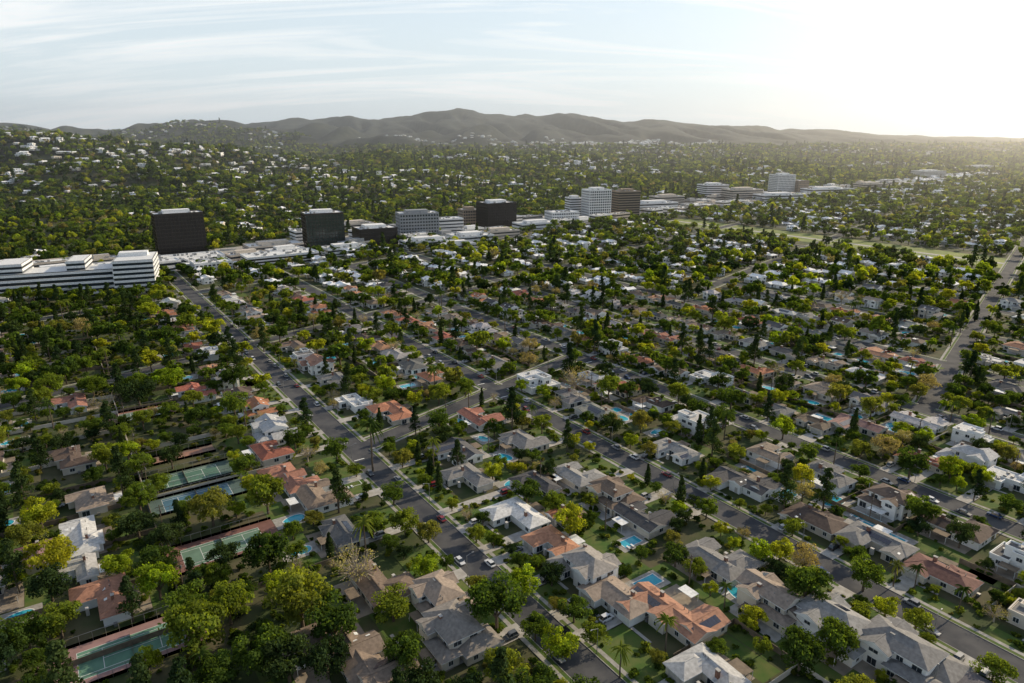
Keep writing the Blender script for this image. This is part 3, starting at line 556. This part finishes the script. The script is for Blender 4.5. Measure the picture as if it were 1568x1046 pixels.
def terr_part(b,x0,x1,y0,y1,fl,step):
    for i in range(fl):
        z=i*3.8; a=i*step; b.box(x0+.4,x1-.4,y0+a+.4,y1-.4,z,z+3.8,'o_glass'); b.box(x0,x1,y0+a,y1,z+1.9,z+3.8,'o_white',bottom=True)
    b.box(x0+1,x1-1,y0+fl*step+1,y1-1,fl*3.8,fl*3.8+.1,'o_roof')
terr_part(b,-85,35,-22,22,5,3); terr_part(b,35.5,66,-26,26,7,1.2); terr_part(b,-50,-30,-6,30,7,.3); terr_part(b,0,14,-6,30,7,.3)
b.box(38,60,5,16,26.7,30,'o_white'); put('terraced_office_complex',b.mesh('terraced_office_complex'),x,y,0,math.radians(22))
g=random.Random(5); ox=[S(o[1],o[2]) for o in OFF]+[(x,y)]
for t in range(-300,1900,42):
    for sd in (-26,27,-52):
        px,py=W(t,534+.116*t+sd)
        if min(math.hypot(px-a,py-c) for a,c in ox)<(50 if sd>-50 else 30) or abs(px)>.86*py+60: continue
        office('shop_building',px,py,GA+.115,g.uniform(26,38),g.uniform(15,22),g.choice([5,6,8,9]),2,g.choice(['o_white','o_beige','o_white','o_grey']),'o_glass','band',g.random()<.4,.65)
# ---------- cars
def car(suv):
    b=MB(); h=.9 if suv else .72; hh=1.75 if suv else 1.42
    st=[(-2.25,.5,.62,.78),(-2.1,.32,.8,.88),(-1.0,.28,h+.1,.92),(.9,.28,h+.08,.92),(2.0,.3,h-.08,.86),(2.25,.45,.6,.74)]
    rg=[]
    for (x,z0,z1,w) in st: i=len(b.v); b.v+=[(x,-w,z0),(x,-w,z0+(z1-z0)*.7),(x,-w*.86,z1),(x,w*.86,z1),(x,w,z0+(z1-z0)*.7),(x,w,z0)]; rg.append(i)
    m=b.mi('paint')
    for a,c in zip(rg[:-1],rg[1:]):
        for j in range(6): b.f.append((a+j,c+j,c+(j+1)%6,a+(j+1)%6)); b.m.append(m)
    b.f.append(tuple(rg[0]+j for j in range(6))); b.m.append(m); b.f.append(tuple(rg[-1]+5-j for j in range(6))); b.m.append(m)
    bx=-2.0 if suv else -1.75; z=h+.02
    lo=[(bx,-.78,z),(1.15,-.78,z),(1.15,.78,z),(bx,.78,z)]; hi=[(bx+.45,-.62,hh),(.35,-.62,hh),(.35,.62,hh),(bx+.45,.62,hh)]
    for j in range(4): b.face([lo[j],lo[(j+1)%4],hi[(j+1)%4],hi[j]],'glass')
    b.box(bx+.42,.38,-.64,.64,hh,hh+.05,'paint')
    for s in(-1,1): b.cyl((-.35,s*.79,z),(-.35,s*.64,hh),.05,.05,'paint',4)
    for xx in(-1.4,1.4):
        for s in(-1,1): b.cyl((xx,s*.72,.33),(xx,s*.95,.33),.33,.33,'tyre',12); b.cyl((xx,s*.95,.33),(xx,s*.965,.33),.19,.19,'metal',8)
    for s in(-1,1): b.box(2.2,2.27,s*.6-.14,s*.6+.14,.55,.68,'trim'); b.box(-2.27,-2.2,s*.62-.12,s*.62+.12,.6,.74,'brick'); b.box(.85,1.05,s*.97-.08,s*.97+.08,h,h+.13,'paint')
    return b.mesh('car')
CARS=[('parked_car',car(False)),('parked_suv',car(True))]; CC=[(.75,.75,.75),(.7,.7,.7),(.02,.02,.02),(.3,.31,.33),(.12,.13,.14),(.25,.02,.02),(.03,.06,.15),(.5,.48,.44)]
for p in PS:
    for sd in(-1,1):
        q=-230
        while q<260:
            q+=R.uniform(8,60); x,y=W(p+sd*3.5,q)
            if y<100 or y>460 or abs(x)>.8*y+10 or roaddist(x,y,PS.index(p))[0]<5: continue
            nm,me_=R.choice(CARS); put(nm,me_,x,y,.064,GA+math.pi/2+(0 if sd>0 else math.pi),1,R.choice(CC))
hpd={(round(a,1),round(c,1)):f for a,c,f in HP}
for (x,y,a,b_,yw) in list(OCC):
    f=hpd.get((round(x,1),round(y,1)))
    if f and y<430 and R.random()<.5:
        nm,me_=R.choice(CARS); c,s=math.cos(yw),math.sin(yw); lx_,ly_=f*(-a+.6+R.choice([2.1,4.2])),-b_-R.uniform(2.6,4.)
        put(nm,me_,x+lx_*c-ly_*s,y+lx_*s+ly_*c,.22,yw+math.pi/2,1,R.choice(CC))
# ---------- poles, lamps, lines
pm=MB(); pm.cyl((0,0,0),(0,0,11),.17,.12,'bark',8); pm.box(-1.3,1.3,-.07,.07,10.1,10.25,'bark',bottom=True); pm.box(-.9,.9,-.06,.06,8.9,9.02,'bark',bottom=True); pm.cyl((.3,0,8),(.3,0,8.8),.2,.2,'metal',8)
for s in(-1.2,-.6,.6,1.2): pm.cyl((s,0,10.25),(s,0,10.45),.05,.05,'metal',5)
pm=pm.mesh('utility_pole'); wr=MB()
for P0,q0,q1 in ((45,-140,260),(123,-150,220),(200,-200,200),(-76,-60,160)):
    pr=None
    for q in range(q0,q1,36):
        x,y=W(P0,q); put('utility_pole',pm,x,y,0,GA)
        if pr:
            for s in(-1.2,-.6,.6,1.2):
                a=[(pr[0]+(x-pr[0])*t+s*N[0],pr[1]+(y-pr[1])*t+s*N[1],10.45-.9*4*t*(1-t)) for t in np.linspace(0,1,7)]
                for i in range(6): wr.cyl(a[i],a[i+1],.014,.014,'tyre',3,False)
        pr=(x,y)
put('power_lines',wr.mesh('power_lines'))
lm=MB(); lm.cyl((0,0,0),(0,0,7.5),.11,.07,'metal',8); lm.cyl((0,0,7.4),(1.9,0,7.9),.05,.04,'metal',6); lm.box(1.7,2.4,-.14,.14,7.82,7.96,'metal',bottom=True); lm.box(1.8,2.3,-.1,.1,7.78,7.815,'trim',bottom=True); lm=lm.mesh('street_lamp')
for p in(0,87,158,240):
    for i,q in enumerate(range(-190,300,45)):
        sd=1 if i%2 else -1; x,y=W(p+sd*5.6,q)
        if roaddist(x,y)[0]>.4: put('street_lamp',lm,x,y,.17,GA+(math.pi if sd>0 else 0))
# ---------- atmosphere, sky, sun, camera
AZ=math.radians(56); EL=math.radians(25)
hz=MB(); hz.box(-9000,9000,620,9000,-60,480,'trim',bottom=True); hm=bpy.data.materials.new('haze'); hm.use_nodes=True; nt=hm.node_tree; nt.nodes.clear()
o=nt.nodes.new('ShaderNodeOutputMaterial'); vs=nt.nodes.new('ShaderNodeVolumeScatter'); vs.inputs['Density'].default_value=9.5e-5; vs.inputs['Anisotropy'].default_value=.74; vs.inputs['Color'].default_value=(1,.98,.95,1); nt.links.new(vs.outputs[0],o.inputs['Volume'])
me=hz.mesh('atmosphere_haze'); me.materials.clear(); me.materials.append(hm); put('atmosphere_haze',me)
w=bpy.data.worlds.new('World'); scn.world=w; w.use_nodes=True; nt=w.node_tree; bg=nt.nodes['Background']
def nd(t,**k):
    n=nt.nodes.new(t)
    for a,v in k.items(): setattr(n,a,v)
    return n
def mrange(src,a,b,c,d):
    m=nd('ShaderNodeMapRange')
    for i,v in zip((1,2,3,4),(a,b,c,d)): m.inputs[i].default_value=v
    nt.links.new(src,m.inputs[0]); return m.outputs[0]
sk=nd('ShaderNodeTexSky',sky_type='NISHITA',sun_disc=False,sun_elevation=EL,sun_rotation=AZ,dust_density=1.2,altitude=100,air_density=1)
tc=nd('ShaderNodeTexCoord'); sp=nd('ShaderNodeSeparateXYZ'); nt.links.new(tc.outputs['Generated'],sp.inputs[0])
ad=nd('ShaderNodeMath',operation='ADD'); ad.inputs[1].default_value=.2; nt.links.new(sp.outputs[2],ad.inputs[0])
dv=nd('ShaderNodeVectorMath',operation='DIVIDE'); cb=nd('ShaderNodeCombineXYZ')
for i in range(3): nt.links.new(ad.outputs[0],cb.inputs[i])
nt.links.new(tc.outputs['Generated'],dv.inputs[0]); nt.links.new(cb.outputs[0],dv.inputs[1])
mp=nd('ShaderNodeMapping'); mp.inputs['Rotation'].default_value=(0,0,math.radians(-28)); mp.inputs['Scale'].default_value=(.5,2.4,1); nt.links.new(dv.outputs[0],mp.inputs[0])
no=nd('ShaderNodeTexNoise'); no.inputs['Scale'].default_value=.9; no.inputs['Detail'].default_value=10; no.inputs['Roughness'].default_value=.6; no.inputs['Distortion'].default_value=.8; nt.links.new(mp.outputs[0],no.inputs['Vector'])
veil=mrange(sp.outputs[2],0,.55,.95,.05)
mx=nd('ShaderNodeMix',data_type='RGBA'); nt.links.new(veil,mx.inputs[0]); nt.links.new(sk.outputs[0],mx.inputs[6]); mx.inputs[7].default_value=(5.6,6.3,6.7,1)
cl=mrange(no.outputs['Fac'],.5,.68,0,.95); m2=nd('ShaderNodeMix',data_type='RGBA'); nt.links.new(cl,m2.inputs[0]); nt.links.new(mx.outputs[2],m2.inputs[6]); m2.inputs[7].default_value=(7.5,7.5,7.4,1)
nt.links.new(m2.outputs[2],bg.inputs[0]); bg.inputs[1].default_value=.15
sd=bpy.data.lights.new('sun','SUN'); sd.energy=5; sd.angle=math.radians(.5); sd.color=(1,.84,.6); so=bpy.data.objects.new('sun',sd); COL.objects.link(so)
dr=Vector((math.sin(AZ)*math.cos(EL),math.cos(AZ)*math.cos(EL),math.sin(EL))); so.rotation_euler=dr.to_track_quat('Z','Y').to_euler()
cd=bpy.data.cameras.new('camera'); cd.lens=24; cd.sensor_width=36; cd.clip_end=30000; cd.clip_start=1; co=bpy.data.objects.new('camera',cd); co.location=(0,0,H); co.rotation_euler=(math.pi/2-PIT,0,0); COL.objects.link(co); scn.camera=co
scn.view_settings.view_transform='Standard'; scn.view_settings.look='None'; scn.view_settings.exposure=0
